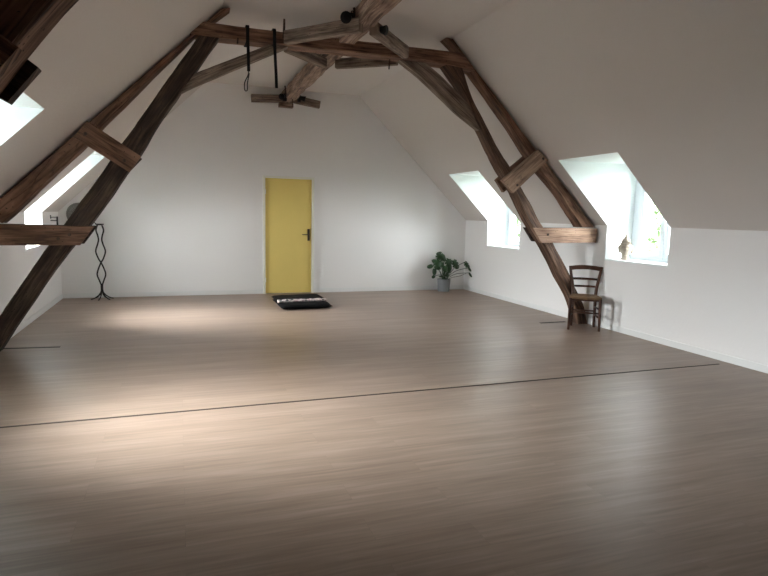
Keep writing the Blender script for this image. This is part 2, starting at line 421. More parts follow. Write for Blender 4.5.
# door
root = empty('door_1', ((DX0+DX1)/2, D, 0), kind='structure'); inv = Matrix.Translation(-root.location)
bm = bmesh.new(); box(bm, DX0-.04, DX0, D-.05, D, 0, 2.075); box(bm, DX1, DX1+.04, D-.05, D, 0, 2.075); box(bm, DX0, DX1, D-.05, D, 2.04, 2.075)
bm.transform(inv); obj('door_frame', bm, 'door_frame_paint', root, bevel=.004)
bm = bmesh.new(); box(bm, DX0+.003, DX1-.003, D-.022, D-.001, .008, 2.037); bm.transform(inv); leaf = obj('door_leaf', bm, 'door_yellow', root, bevel=.003)
bm = bmesh.new(); box(bm, DX1-.075, DX1-.035, D-.032, D-.024, .95, 1.16)
tube(bm, [(DX1-.055, D-.03, 1.06), (DX1-.055, D-.075, 1.06)], .010); tube(bm, [(DX1-.045, D-.075, 1.06), (DX1-.10, D-.078, 1.062), (DX1-.18, D-.075, 1.06)], [.009, .009, .007])
bm.transform(inv); obj('door_handle', bm, 'brass_dark', leaf, bevel=.002)
bm = bmesh.new()
for z in (.25, 1.8): tube(bm, [(DX0+.002, D-.052, z-.04), (DX0+.002, D-.052, z+.04)], .006)
bm.transform(inv); obj('hinge', bm, 'trim_paint', leaf)

# floor joints
def strip(n, x0, x1, ya, yb, w, mat):
    bm = bmesh.new(); k = 24
    rings = []
    for i in range(k+1):
        x = x0+(x1-x0)*i/k; y = ya+(yb-ya)*i/k
        rings.append([Vector((x, y-w/2, .0005)), Vector((x, y-w*.3, .004)), Vector((x, y+w*.3, .004)), Vector((x, y+w/2, .0005))])
    loft(bm, rings); return struct('trim_%d' % n, bm, mat)
strip(5, XL+.02, 5.22, 4.255, 4.285, .022, 'strip_metal')
strip(6, 4.72, 5.14, 6.70, 6.71, .06, 'strip_metal')
strip(7, -1.765, -1.19, 6.71, 6.655, .05, 'strip_metal')

# ------------------------------------------------------------------ roof trusses
def offs(pts, dx): return [(x+dx, z) for x, z in pts]
def slopeR(*xs, gap=.012): return [(x, KZ+(XR-x)*SLOPE-gap*1.4) for x in xs]
def slopeL(*xs, gap=.012): return [(x, KZ+(x-XL)*SLOPE-gap*1.4) for x in xs]

tr = empty('roof_truss', (1.8, 6.58, 0), label='far roof truss of dark old timbers crossing the whole room before the gable wall', cat='roof truss')
inv = Matrix.Translation(-tr.location)
F0, F1 = 6.48, 6.68
parts = []
def P(o):
    o.data.transform(inv); return o
# posts
P(timber2('post', [(3.03, 3.24), (3.281, 2.956), (3.491, 2.633), (3.662, 2.339), (3.93, 1.958), (4.11, 1.723), (4.30, 1.42), (4.571, 1.08), (4.96, .519), (5.13, .216), (5.20, .002)],
        [(3.26, 3.24), (3.40, 2.904), (3.60, 2.612), (3.79, 2.325), (4.02, 2.054), (4.20, 1.799), (4.47, 1.427), (4.73, 1.105), (5.04, .653), (5.29, .25), (5.365, .002)], F0, F1, 'beam_mid', tr, amp=.016))
P(timber2('post', [(.458, 3.24), (.072, 2.68), (-.338, 2.012), (-.60, 1.618), (-.85, 1.271), (-1.02, 1.052), (-1.43, .43), (-1.70, .002)],
        [(.235, 3.24), (-.15, 2.66), (-.524, 2.103), (-.856, 1.604), (-1.08, 1.272), (-1.243, 1.04), (-1.60, .50), (-1.765, .24), (-1.768, .002)], F0, F1, 'beam_dark', tr, amp=.014))
# rafters
P(timber2('rafter', [(3.03, 3.545), (3.209, 3.41), (3.36, 3.23), (3.62, 2.97), (3.87, 2.70), (4.25, 2.27), (4.47, 2.04), (4.80, 1.75), (4.93, 1.57), (5.14, 1.34)],
        slopeR(3.13)+[(3.36, 3.30), (3.80, 2.875), (4.13, 2.545), (4.36, 2.325), (4.60, 2.10), (4.93, 1.78), (5.366, 1.34)], F0, F1, 'beam_brown', tr))
P(timber2('rafter', [(.56, 3.545), (.19, 3.23), (-.40, 2.575), (-.71, 2.24), (-.86, 2.06), (-1.31, 1.57), (-1.60, 1.275)],
        slopeL(.465, .118, -.401, -.821, -.967, -1.521, -1.745), F0, F1, 'beam_brown', tr))
# collar beam, in two halves of one length
P(timber2('collar_beam', [(.13, 3.235), (.47, 3.228), (1.2, 3.238), (1.8, 3.245), (2.5, 3.25), (3.1, 3.235), (3.42, 3.20)],
        [(.26, 3.375), (.72, 3.37), (1.2, 3.37), (1.8, 3.38), (2.46, 3.39), (3.08, 3.395), (3.24, 3.39)], F0-.012, F1+.012, 'beam_brown', tr, amp=.008))
# knee braces
P(timber2('knee_brace', [(.02, 2.63), (.09, 2.68), (.72, 3.005), (1.17, 3.235)], [(.15, 2.84), (.26, 2.90), (.70, 3.11), (.95, 3.235)], 6.52, 6.64, 'beam_grey', tr, amp=.006))
P(timber2('knee_brace', [(2.46, 3.24), (2.758, 3.04), (3.028, 2.85), (3.55, 2.52)], [(2.80, 3.24), (3.04, 3.10), (3.20, 2.97), (3.55, 2.69)], 6.52, 6.64, 'beam_grey', tr, amp=.010))
# clamping plates in pairs
def plate(name, quadpts, y0, y1, mat):
    a, b, c, d = quadpts          # one long edge a-b, other long edge d-c
    return P(timber2(name, [a, b], [d, c], y0, y1, mat, tr, amp=.003, ch=.004, seg=.05))
for y0, y1, ml, mr in ((F0-.065, F0-.002, 'beam_brown', 'beam_tan'), (F1+.002, F1+.065, 'beam_dark', 'beam_dark')):
    fr_ = y0 < F0
    plate('clamp_plate', [(-.95, 2.125), (-.46, 1.812), (-.343, 1.978), (-.822, 2.29)] if fr_ else [(-.95, 2.135), (-.48, 1.83), (-.35, 1.975), (-.835, 2.29)], y0, y1, ml)
    plate('clamp_plate', ([(3.839, 1.915), (4.345, 2.318), (4.498, 2.19), (4.013, 1.757)] if fr_ else [(3.91, 1.935), (4.38, 2.31), (4.50, 2.18), (4.035, 1.775)]), y0, y1, 'beam_tan' if fr_ else 'beam_brown')
    plate('tie_plate', [(XL+.005, 1.068), (-.935, 1.075), (-.80, 1.265), (XL+.005, 1.272)], y0, y1, ml)
    plate('tie_plate', ([(4.475, 1.128), (5.345, 1.135), (5.345, 1.332), (4.325, 1.325)] if fr_ else [(4.53, 1.135), (5.35, 1.14), (5.35, 1.33), (4.385, 1.325)]), y0, y1, mr)
def disc(bm, x, z, y0, y1, r, n=12):
    tube(bm, [(x, y0, z), (x, y1, z)], r, n)
for x, z in ((-.84, 2.165), (-.50, 1.925), (4.06, 1.86), (4.42, 2.21), (4.56, 1.24), (-1.02, 1.18), (-1.12, 1.14)):
    bm = bmesh.new(); disc(bm, x, z, F0-.073, F0-.03, .016); P(obj('peg', bm, 'beam_dark', tr))
for x, y, z0, z1, r in ((1.105, 6.47, 3.30, 3.50, .014), (2.42, 6.47, 3.30, 3.45, .012), (2.36, 6.6, 3.14, 3.26, .008), (.62, 6.47, 3.19, 3.25, .008)):
    bm = bmesh.new(); tube(bm, [(x, y, z0), (x+.006, y, z1)], [r, r*.8]); P(obj('peg', bm, 'beam_dark', tr))

# near truss
t2 = empty('roof_truss', (1.8, 2.3, 0), label='near roof truss whose dark post and clamp cut the upper left corner', cat='roof truss')
inv = Matrix.Translation(-t2.location); tr_keep, tr = tr, t2
G0, G1 = 2.20, 2.40
P(timber2('post', [(.45, 3.24), (-.305, 2.172), (-.475, 1.955), (-.93, 1.28), (-1.70, .002)], [(.20, 3.24), (-.53, 2.30), (-.70, 2.07), (-1.15, 1.28), (-1.72, .35), (-1.766, .002)], G0, G1, 'beam_brown', t2))
P(timber2('rafter', [(.56, 3.54), (-.40, 2.55), (-1.60, 1.28)], slopeL(.42, -.5, -1.74), G0, G1, 'beam_brown', t2))
P(timber2('post', [(3.12, 3.24), (4.2, 1.6), (5.15, .002)], [(3.36, 3.24), (4.42, 1.6), (5.36, .002)], G0, G1, 'beam_dark', t2))
P(timber2('rafter', [(3.04, 3.54), (4.4, 2.15), (5.15, 1.34)], slopeR(3.18, 4.4)+[(5.36, 1.34)], G0, G1, 'beam_brown', t2))
P(timber2('collar_beam', [(.12, 3.23), (1.8, 3.24), (3.44, 3.22)], [(.26, 3.38), (1.8, 3.38), (3.26, 3.38)], G0-.012, G1+.012, 'beam_brown', t2, amp=.008))
for y0, y1 in ((G0-.065, G0-.002), (G1+.002, G1+.065)):
    m_ = 'beam_brown' if y0 < G0 else 'beam_dark'
    P(timber2('clamp_plate', [(-1.06, 2.09), (-.558, 1.806)], [(-.93, 2.29), (-.455, 1.937)], y0, y1, m_, t2, amp=.003, ch=.004))
    P(timber2('clamp_plate', [(3.86, 1.90), (4.36, 2.31)], [(4.03, 1.75), (4.51, 2.17)], y0, y1, m_, t2, amp=.003, ch=.004))
    P(timber2('tie_plate', [(XL+.005, 1.068), (-1.0, 1.07)], [(XL+.005, 1.272), (-.90, 1.27)], y0, y1, m_, t2, amp=.003, ch=.004))
    P(timber2('tie_plate', [(4.45, 1.13), (5.35, 1.13)], [(4.33, 1.33), (5.35, 1.33)], y0, y1, m_, t2, amp=.003, ch=.004))
tr = tr_keep

# ridge beam with its braces
rb = empty('ridge_beam', (1.81, 6.0, 3.3), label='long pale ridge beam running under the flat ceiling to the gable wall', cat='beam')
inv = Matrix.Translation(-rb.location)
P(timber('beam', (1.81, -5.98, 3.405), (1.81, D-.005, 3.42), .20, .19, 'beam_pink', rb, amp=.014, sag=.018))
P(timber('brace', (1.13, 6.45, 3.305), (1.74, 5.72, 3.305), .09, .14, 'beam_grey', rb, amp=.005))
P(timber('brace', (2.50, 6.45, 3.31), (1.89, 5.78, 3.31), .09, .14, 'beam_grey', rb, amp=.005))
P(timber('brace', (1.18, 6.71, 3.285), (1.73, 7.22, 3.285), .09, .12, 'beam_grey', rb, amp=.005))
P(timber('brace', (2.50, 6.71, 3.285), (1.88, 7.20, 3.285), .09, .12, 'beam_grey', rb, amp=.005))
P(timber('brace', (1.20, D-.07, 3.35), (1.74, D-.07, 3.385), .09, .13, 'beam_grey', rb, amp=.005))
P(timber('brace', (2.38, D-.07, 3.335), (1.88, D-.07, 3.40), .09, .13, 'beam_grey', rb, amp=.005))
P(timber('bearing_block', (1.66, D-.10, 3.27), (1.90, D-.10, 3.27), .12, .07, 'beam_pink', rb, amp=.004))
for a, b_, r in (((1.745, 5.86, 3.33), (1.70, 5.84, 3.50), .012), ((1.83, 9.85, 3.20), (1.83, 9.85, 3.32), .008), ((1.70, 9.75, 3.36), (1.685, 9.74, 3.50), .01)):
    bm = bmesh.new(); tube(bm, [a, b_], r); P(obj('peg', bm, 'beam_dark', rb))

# ------------------------------------------------------------------ clip-on spotlights on the ridge beam
def spotlight(loc, rz, side, label):
    t = empty('spotlight', loc, rz, label=label, cat='spotlight', group='black clip spotlights on the ridge beam')
    bm = bmesh.new(); box(bm, -.035, .035, -.012, .012, -.055, .01); box(bm, -.04, .045, -.018, .018, .01, .022); obj('clamp', bm, 'dark_metal', t, bevel=.003)
    bm = bmesh.new(); tube(bm, smooth_curve([(0, 0, .02), (-.01, -.01, .035), (-.03, -.03, .03)], 8), .006); obj('arm', bm, 'dark_metal', t)
    bm = bmesh.new(); box(bm, -.022, .022, -.02, .02, .022, .062); tube(bm, smooth_curve([(.0, 0, .06), (.012, 0, .085), (.03, 0, .07), (.034, 0, .02)], 10), .004, 6); obj('power_box', bm, 'dark_metal', t)
    ax = Vector((-.5, -.85, -.25)).normalized(); c = Vector((-.035, -.03, .012))
    bm = bmesh.new(); pr = [(-.055, .018), (-.045, .03), (0, .034), (.05, .045), (.062, .05), (.06, .044), (.045, .036)]
    tube(bm, [c+ax*s for s, r in pr], [r for s, r in pr], 20); h = obj('lamp_head', bm, 'dark_metal', t, smooth=True)
    bm = bmesh.new(); pr = [(.030, .012), (.045, .018), (.052, .015), (.058, .006)]
    tube(bm, [c+ax*s for s, r in pr], [r for s, r in pr], 16); obj('bulb', bm, 'bulb_glass', h, smooth=True)
    return t
near_spot = spotlight((1.665, 5.83, 3.365), 0, -1, 'black clip spotlight left of the ridge beam, on the near pair of braces'); near_spot.scale = (1.15,)*3
spotlight((1.965, 5.86, 3.305), 1.2, 1, 'black clip spotlight right of the ridge beam, on the near pair of braces')
spotlight((1.70, 9.86, 3.335), 0, -1, 'small black clip spotlight left of the ridge beam, near the gable wall')
spotlight((1.94, 9.86, 3.335), 1.9, 1, 'small black clip spotlight right of the ridge beam, near the gable wall')

# ------------------------------------------------------------------ straps over the collar beam
def band(bm, pts, w, th=.004):
    """flat webbing along pts (x,y,z), wide in X"""
    rings = []
    for i, p in enumerate(pts):
        p = Vector(p); a = Vector(pts[max(i-1, 0)]); b = Vector(pts[min(i+1, len(pts)-1)]); t = (b-a).normalized()
        n_ = Vector((0, -t.z, t.y)).normalized()
        ww = w if not callable(w) else w(i/(len(pts)-1)); s = Vector((ww/2, 0, 0))
        rings.append([p-s-n_*th/2, p+s-n_*th/2, p+s+n_*th/2, p-s+n_*th/2])
    loft(bm, rings)
def strap(x, zend, label, loop):
    t = empty('strap', (x, 6.458, 3.38), label=label, cat='strap', group='black straps over the collar beam')
    iv = Matrix.Translation(-t.location)
    y0, y1 = F0-.018, F1+.018
    bm = bmesh.new()
    band(bm, [(x, y0-.004, 3.20), (x, y0, 3.30), (x, y0, 3.378), (x, y0+.02, 3.392), (x, y1-.02, 3.392), (x, y1, 3.378), (x, y1, 3.24), (x, y1-.02, 3.222), (x, y0+.02, 3.222), (x, y0-.006, 3.235)], .035)
    bm.transform(iv); obj('sling', bm, 'webbing', t)
    bm = bmesh.new()
    if loop:
        band(bm, smooth_curve([(x, y0-.009, 3.22), (x+.004, y0-.01, 3.1), (x+.006, y0-.01, 2.95)], 12), .032)
        bm.transform(iv); obj('hanging_end', bm, 'webbing', t)
        bm = bmesh.new(); z0 = 2.95
        tube(bm, smooth_curve([(x+.012, y0-.01, z0), (x+.0, y0-.01, z0-.07), (x-.035, y0-.01, z0-.15), (x-.035, y0-.01, z0-.225), (x-.01, y0-.01, z0-.225), (x-.006, y0-.01, z0-.15), (x+.012, y0-.01, z0-.05)], 30), .006, 6)
        bm.transform(iv); obj('cord_loop', bm, 'webbing', t)
        bm = bmesh.new(); box(bm, x-.01, x+.022, y0-.02, y0, z0-.03, z0+.02); bm.transform(iv); obj('buckle', bm, 'dark_metal', t, bevel=.003)
    else:
        band(bm, smooth_curve([(x, y0-.009, 3.22), (x+.008, y0-.01, 3.05), (x+.016, y0-.01, 2.9), (x+.02, y0-.01, zend)], 16), .032)
        bm.transform(iv); obj('hanging_end', bm, 'webbing', t)
strap(.725, 2.72, 'black strap over the collar beam ending in a thin cord loop', True)
strap(1.005, 2.775, 'plain straight black strap over the collar beam, without a loop', False)

# ------------------------------------------------------------------ candle stand
cx_, cy_ = -1.175, 10.09
t = empty('candle_stand', (cx_, cy_, 0), label='tall wrought iron candle stand with wavy twin rods against the gable wall', cat='candle stand')
ZT = 1.19
def wave(s, ph):
    pts = []
    for z, w in ((.22, .002), (.30, .03), (.40, .06), (.50, .035), (.585, 0), (.66, -.04), (.77, -.07), (.88, -.04), (.95, -.025), (1.02, -.035), (1.10, -.055), (ZT-.01, -.035)):
        pts.append((s*w, .012*s, z))
    return smooth_curve(pts, 60)
for s in (1, -1):
    bm = bmesh.new(); tube(bm, wave(s, 0), .011, 8); obj('rod', bm, 'iron', t, smooth=True)
for k in range(6):
    a = k*PI/3+.3; bm = bmesh.new(); c, s = math.cos(a), math.sin(a)
    tube(bm, smooth_curve([(c*.01, s*.01, .23), (c*.014, s*.014, .13), (c*.05, s*.05, .07), (c*.11, s*.11, .025), (c*.155, s*.155, .010), (c*.165, s*.165, .012)], 20), .009, 8)
    obj('leg', bm, 'iron', t, smooth=True)
bm = bmesh.new(); lathe(bm, [(.0005, ZT-.012), (.02, ZT-.012), (.06, ZT), (.066, ZT+.012), (.058, ZT+.012), (.02, ZT+.004), (.0005, ZT+.004)], 24); obj('drip_plate', bm, 'iron', t)
bm = bmesh.new(); tube(bm, smooth_curve([(-.03, 0, ZT), (-.07, 0, ZT+.03), (-.12, 0, ZT+.12)], 10), .006, 6); obj('side_arm', bm, 'iron', t)
bm = bmesh.new(); lathe(bm, [(.016, .20), (.02, .21), (.02, .24), (.015, .25)], 16); obj('collar_ring', bm, 'iron', t)

# round woven disc on the gable wall behind the left post
t = empty('woven_wall_disc', (-1.485, D-.02, 1.34), label='round grey woven disc on the gable wall, mostly hidden behind the left post', cat='wall decoration')
bm = bmesh.new(); R_ = .17
for k in range(9):
    r = .03+k*(R_-.03)/8
    tube(bm, [(r*math.cos(a*2*PI/32), 0, r*math.sin(a*2*PI/32)) for a in range(33)], .008 if k < 8 else .014, 6)
obj('woven_rings', bm, 'wicker_grey', t, smooth=True)
bm = bmesh.new()
for k in range(20):
    a = 2*PI*k/20; tube(bm, [(.02*math.cos(a), .004, .02*math.sin(a)), (R_*math.cos(a), .004, R_*math.sin(a))], .006, 5)
obj('spokes', bm, 'wicker_grey', t)
# thin bracket on left wall
bm = bmesh.new(); tube(bm, [(0, 0, -.24), (0, 0, .06)], .012, 8); tube(bm, [(.0, 0, .05), (.0, -.46, .055)], .006, 6); tube(bm, [(-.088, 0, 0), (0, 0, 0)], .008, 6)
tube(bm, [(0, -.46, .035), (0, -.46, .085)], .008, 6)
o = obj('wall_bracket', bm, 'iron'); o.location = (XL+.10, 9.62, 1.25); tag(o, 'thin black metal wall bracket with a long arm, right of the far left window', 'bracket')

# ------------------------------------------------------------------ meditation mat
t = empty('floor_cushion', (1.79, 8.87, 0), label='flat black padded floor cushion with a pale patterned stripe before the yellow door', cat='cushion')
def pad(x0, x1, y0, y1, z0, z1, seed, skew=0.0):
    bm = bmesh.new(); nx, ny = 26, 20; g = {}
    for side in (0, 1):
        for i in range(nx+1):
            for j in range(ny+1):
                u, v = i/nx*2-1, j/ny*2-1
                ed = (1-abs(u)**8)*(1-abs(v)**8); bulge = ed**.45
                zc = (z0+z1)/2; h = (z1-z0)/2
                z = zc+(1 if side else -1)*h*bulge*(1 if not side else (1+.22*noise.noise(Vector((u*2.5+seed, v*2.5, 0)))))
                z = max(z, z0)
                x = x0+(x1-x0)*(u+1)/2; y = y0+(y1-y0)*(v+1)/2+skew*(u+1)/2
                x += .012*noise.noise(Vector((v*3, seed, u))); 
                if (i in (0, nx) or j in (0, ny)) and side: g[(1, i, j)] = g[(0, i, j)]
                else: g[(side, i, j)] = bm.verts.new((x, y, z))
    for side in (0, 1):
        for i in range(nx):
            for j in range(ny):
                f = [g[(side, i, j)], g[(side, i+1, j)], g[(side, i+1, j+1)], g[(side, i, j+1)]]
                bm.faces.new(f if side else f[::-1])
    return bm
bm = pad(-.38, .42, -.46, .46, 0, .075, 3, .07); obj('lower_pad', bm, 'black_fabric', t, smooth=True)
bm = pad(-.395, .405, -.10, .47, .055, .115, 9, .07); obj('upper_pad', bm, 'black_fabric', t, smooth=True)
bm = bmesh.new(); rings = []
for i in range(31):
    u = i/30; x = -.385+.78*u; y = -.10+.07*u; dz = .012*noise.noise(Vector((u*9, 2, 0)))
    rings.append([Vector((x, y-.05, .082+dz)), Vector((x, y-.035, .096+dz)), Vector((x, y+.02, .113+dz)), Vector((x, y+.02, .105+dz)), Vector((x, y-.03, .07))])
loft(bm, rings); obj('patterned_stripe', bm, 'band', t, smooth=True)['label'] = 'pale patterned stripe across the black cushion'

# ------------------------------------------------------------------ monstera in a pot
px, py = 4.83, 10.06
t = empty('potted_plant', (px, py, 0), label='green monstera plant in a grey pot in the right corner by the gable wall', cat='plant')
bm = bmesh.new(); lathe(bm, [(.001, .0), (.108, .0), (.114, .01), (.128, .225), (.128, .24), (.118, .24), (.116, .2), (.001, .2)], 40); obj('pot', bm, 'pot_grey', t, smooth=False, bevel=.002)
bm = bmesh.new(); lathe(bm, [(.001, .195), (.115, .2), (.09, .215), (.001, .222)], 24); obj('soil', bm, 'soil', t)
def leaf_bm(L, Wd, cup, notches=True):
    """split heart-shaped leaf lying along +X from its base at the origin, normal +Z"""
    bm = bmesh.new(); n = 44; rim = []
    for i in range(n):
        a = 2*PI*i/n
        # heart outline in polar form about the leaf centre; notch at the base (a = pi)
        r = 1-.42*math.exp(-((a-PI)/.34)**2)
        r *= 1+.12*math.cos(a)**2*(1 if math.cos(a) > 0 else -.3)
        x = .5+.52*r*math.cos(a); y = .5*r*math.sin(a)
        if notches and i % 5 == 2 and .35 < a < 2.7: r2 = .62
        elif notches and i % 5 == 3 and 2*PI-2.7 < a < 2*PI-.35: r2 = .62
        else: r2 = 1
        x = .5+(x-.5)*r2; y *= r2
        rim.append((x, y))
    mid = []
    def pos(x, y):
        return Vector((x*L, y*Wd, -cup*(abs(y)*1.0)*L-.28*cup*L*(x**2)*2.2+.05*cup*L))
    cen = [bm.verts.new(pos(.12+.76*k/4, 0)) for k in range(5)]
    rv = [bm.verts.new(pos(x, y)) for x, y in rim]; iv = [bm.verts.new(pos(.5+(x-.5)*.55, y*.5)) for x, y in rim]
    # drop inner ring of notched points slightly so the blade stays one sheet
    for i in range(n):
        j = (i+1) % n; bm.faces.new((iv[i], rv[i], rv[j], iv[j]))
    def near(v): return min(cen, key=lambda c: abs(c.co.x-v.co.x))
    for i in range(n):
        j = (i+1) % n; a, b = near(iv[i]), near(iv[j])
        if a is b: bm.faces.new((a, iv[i], iv[j]))
        else: bm.faces.new((a, iv[i], iv[j], b))
    bmesh.ops.recalc_face_normals(bm, faces=bm.faces)
    return bm
def leafat(c, L, Wd, direction, normal, cup=.35, notches=True):
    """leaf centred at c (local), pointing along direction, its stalk reaching down to the soil"""
    d = Vector(direction).normalized(); nn = Vector(normal); nn = (nn-d*nn.dot(d)).normalized(); s = nn.cross(d)
    c = Vector(c); base = c-d*L*.5
    mm = Matrix((d, s, nn)).transposed().to_4x4(); mm.translation = base
    bm = leaf_bm(L, Wd, cup, notches); bm.transform(mm); lf = obj('leaf', bm, 'leaf', t, smooth=True, solid=.002)
    root = Vector((random.uniform(-.04, .04), random.uniform(-.04, .04), .215)); at = base+d*L*.13
    mid = root.lerp(at, .55)+Vector(((root.x-at.x)*.12, 0, .04 if abs(at.x) > .35 else .05))
    bm = bmesh.new(); tube(bm, smooth_curve([root, mid, at], 14), .0055, 6); obj('stalk', bm, 'leaf', lf, smooth=True)
PX = .0172                                  # metres per photo pixel at the plant
def pp(cxp, cyp, dy=0): return ((410+cxp/9.6-442.8)*PX*1.18-.015, dy, (291.3-(240+cyp/9.6))*PX*1.07)
V = Vector
for c, L, Wd, dr, nr, cu, no in (
    (pp(272, 145, -.02), .17, .16, (-.3, -.3, .8), (-.2, -1, -.1), .3, True),
    (pp(312, 142, .08), .11, .10, (.8, -.2, .3), (0, -1, .4), .3, True),
    (pp(222, 178, -.05), .13, .12, (-1, -.2, .1), (-.1, -.7, .8), .3, True),
    (pp(245, 205, -.10), .20, .19, (-.4, -.4, -.8), (-.2, -1, .3), .35, True),
    (pp(176, 232, -.04), .12, .085, (-.95, -.1, -.25), (0, -.8, .6), .3, False),
    (pp(212, 285, -.06), .13, .08, (-.1, -.2, -1), (-.4, -.9, .1), .3, False),
    (pp(214, 340, -.03), .075, .06, (-.8, -.2, -.5), (0, -.9, .4), .3, False),
    (pp(348, 192, -.10), .17, .18, (-.1, -.3, -.95), (.1, -1, .25), .25, True),
    (pp(418, 205, -.08), .20, .17, (.5, -.3, -.75), (.25, -1, .2), .25, True),
    (pp(305, 252, -.14), .13, .12, (0, -.4, -.9), (0, -1, .3), .3, False),
    (pp(375, 262, -.05), .15, .09, (-.2, -.2, -.95), (.2, -1, .1), .3, False),
    (pp(358, 318, -.02), .11, .075, (-.1, -.2, -.95), (.3, -1, .1), .3, False),
    (pp(525, 212, -.12), .16, .12, (.65, -.2, -.6), (.1, -.9, .5), .3, True),
    (pp(552, 262, -.14), .10, .06, (.7, -.1, -.6), (.1, -.9, .5), .3, False),
    (pp(556, 315, -.16), .11, .055, (.65, -.2, -.7), (.4, -.9, .2), .3, False),
    (pp(285, 332, -.06), .10, .06, (-.9, -.2, .1), (0, -.5, .9), .3, False),
    (pp(330, 170, .06), .12, .12, (.2, .2, .9), (0, -1, .2), .3, True)):
    leafat(c, L, Wd, dr, nr, cu, no)
bm = bmesh.new()
tube(bm, smooth_curve([(.03, 0, .21), (.01, -.02, .33), (-.03, -.02, .45), (-.05, -.03, .56)], 14), [.012]*14, 8); obj('stem', bm, 'leaf', t, smooth=True)
bm = bmesh.new(); tube(bm, smooth_curve([(.05, -.02, .22), (.16, -.04, .27), (.30, -.08, .30), (.42, -.12, .36)], 16), .005, 6); obj('aerial_root', bm, 'bark', t)

# ------------------------------------------------------------------ carved head on the sill
t = empty('head_statue', (5.565, 6.10, SZ), math.radians(140), label='pale carved stone head with a pointed topknot on the near right window sill', cat='statue')
def blob(bm, prof, n=28, fx=1, fy=1, off=(0, 0)):
    loft(bm, [[Vector((off[0]+r*fx*math.cos(2*PI*k/n), off[1]+r*fy*math.sin(2*PI*k/n), z)) for k in range(n)] for r, z in prof])
bm = bmesh.new(); blob(bm, [(.002, 0), (.05, 0), (.055, .01), (.05, .02), (.042, .03), (.040, .05), (.044, .072), (.03, .078), (.002, .078)]); obj('pedestal', bm, 'stone', t, smooth=True)
# head faces local +Y
bm = bmesh.new(); nu, nv = 40, 32; vs = []
for j in range(1, nv):
    ph = PI*j/nv; row = []
    for i in range(nu):
        th = 2*PI*i/nu; x, y, z = math.sin(ph)*math.cos(th), math.sin(ph)*math.sin(th), math.cos(ph)
        jaw = 1-.12*max(0, -z)**1.2
        p = Vector((x*.074*jaw, y*.084*(1-.1*max(0, -z)), z*.102))
        if y > .2:      # features
            nose = math.exp(-(x/.13)**2)*math.exp(-((z+.12)/.20)**2)*(1.0 if z < .22 else .3)
            p.y += .020*nose
            for ex in (-.34, .34):
                p.y -= .010*math.exp(-((x-ex)/.16)**2-((z-.08)/.09)**2)
                p.y += .005*math.exp(-((x-ex)/.15)**2-((z-.03)/.05)**2)
                p.y += .006*math.exp(-((x-ex)/.22)**2-((z-.24)/.06)**2)
            p.y += .009*math.exp(-(x/.24)**2-((z+.47)/.06)**2)+.007*math.exp(-(x/.2)**2-((z+.58)/.05)**2)
            p.y += .008*math.exp(-(x/.2)**2-((z+.82)/.10)**2)
        row.append(bm.verts.new(p+Vector((0, 0, .155))))
    vs.append(row)
tp, bt = bm.verts.new((0, 0, .253)), bm.verts.new((0, 0, .057))
for j in range(len(vs)-1):
    for i in range(nu): bm.faces.new((vs[j][i], vs[j+1][i], vs[j+1][(i+1) % nu], vs[j][(i+1) % nu]))
for i in range(nu):
    bm.faces.new((tp, vs[0][i], vs[0][(i+1) % nu])); bm.faces.new((bt, vs[-1][(i+1) % nu], vs[-1][i]))
head = obj('head', bm, 'stone', t, smooth=True)
bm = bmesh.new()
for j in range(6):                       # rows of carved hair curls over the skull
    ph = .25+j*.24; n = int(6+18*math.sin(ph))
    for i in range(n):
        th = 2*PI*(i+.5*(j % 2))/n; x, y, z = math.sin(ph)*math.cos(th), math.sin(ph)*math.sin(th), math.cos(ph)
        if y > .35 and z < .55: continue
        c = Vector((x*.077, y*.087, z*.105+.157)); bmesh.ops.create_icosphere(bm, subdivisions=1, radius=.0095, matrix=Matrix.Translation(c))
obj('hair', bm, 'stone', head, smooth=True)
bm = bmesh.new(); blob(bm, [(.055, .238), (.052, .258), (.044, .274), (.032, .286), (.022, .292), (.024, .300), (.016, .314), (.011, .328), (.004, .345), (.001, .348)], 24, off=(0, -.008)); obj('topknot', bm, 'stone', head, smooth=True)
for s in (-1, 1):
    bm = bmesh.new(); tube(bm, smooth_curve([(s*.072, -.004, .185), (s*.081, -.008, .178), (s*.080, -.006, .15), (s*.074, 0, .115), (s*.068, .004, .095)], 14), [.008+.006*math.sin(PI*k/13) for k in range(14)], 10)
    obj('ear', bm, 'stone', head, smooth=True)

# ------------------------------------------------------------------ chair
ang = math.atan2(-.582, .814)
t = empty('chair', (4.985, 6.115, 0), ang, label='old dark wooden chair with a rush seat under the near right window', cat='chair')
# local axes: x along the front edge (left to right seen from the front), y towards the back
FW, RW, DP, SH = .19, .145, .31, .43
def turned(bm, a, b, r0, r1):
    n = 12; a, b = Vector(a), Vector(b); tube(bm, [a.lerp(b, i/n) for i in range(n+1)], [r0+(r1-r0)*i/n for i in range(n+1)], 12)
for s in (-1, 1):
    bm = bmesh.new(); turned(bm, (s*FW, 0, 0), (s*(FW-.005), 0, SH-.005), .016, .022); obj('leg', bm, 'chair_wood', t, smooth=True)
for s in (-1, 1):
    bm = bmesh.new(); pts = smooth_curve([(s*RW, DP, 0), (s*RW, DP-.005, .22), (s*RW, DP, SH), (s*(RW+.012), DP+.012, .56), (s*(RW+.04), DP+.035, .71), (s*(RW+.058), DP+.055, .815)], 26)
    tube(bm, pts, [.017+.005*math.sin(PI*i/25) for i in range(26)], 10); obj('rear_leg', bm, 'chair_wood', t, smooth=True)
bm = bmesh.new()                            # rush seat, a soft trapezoid pad
rings = []
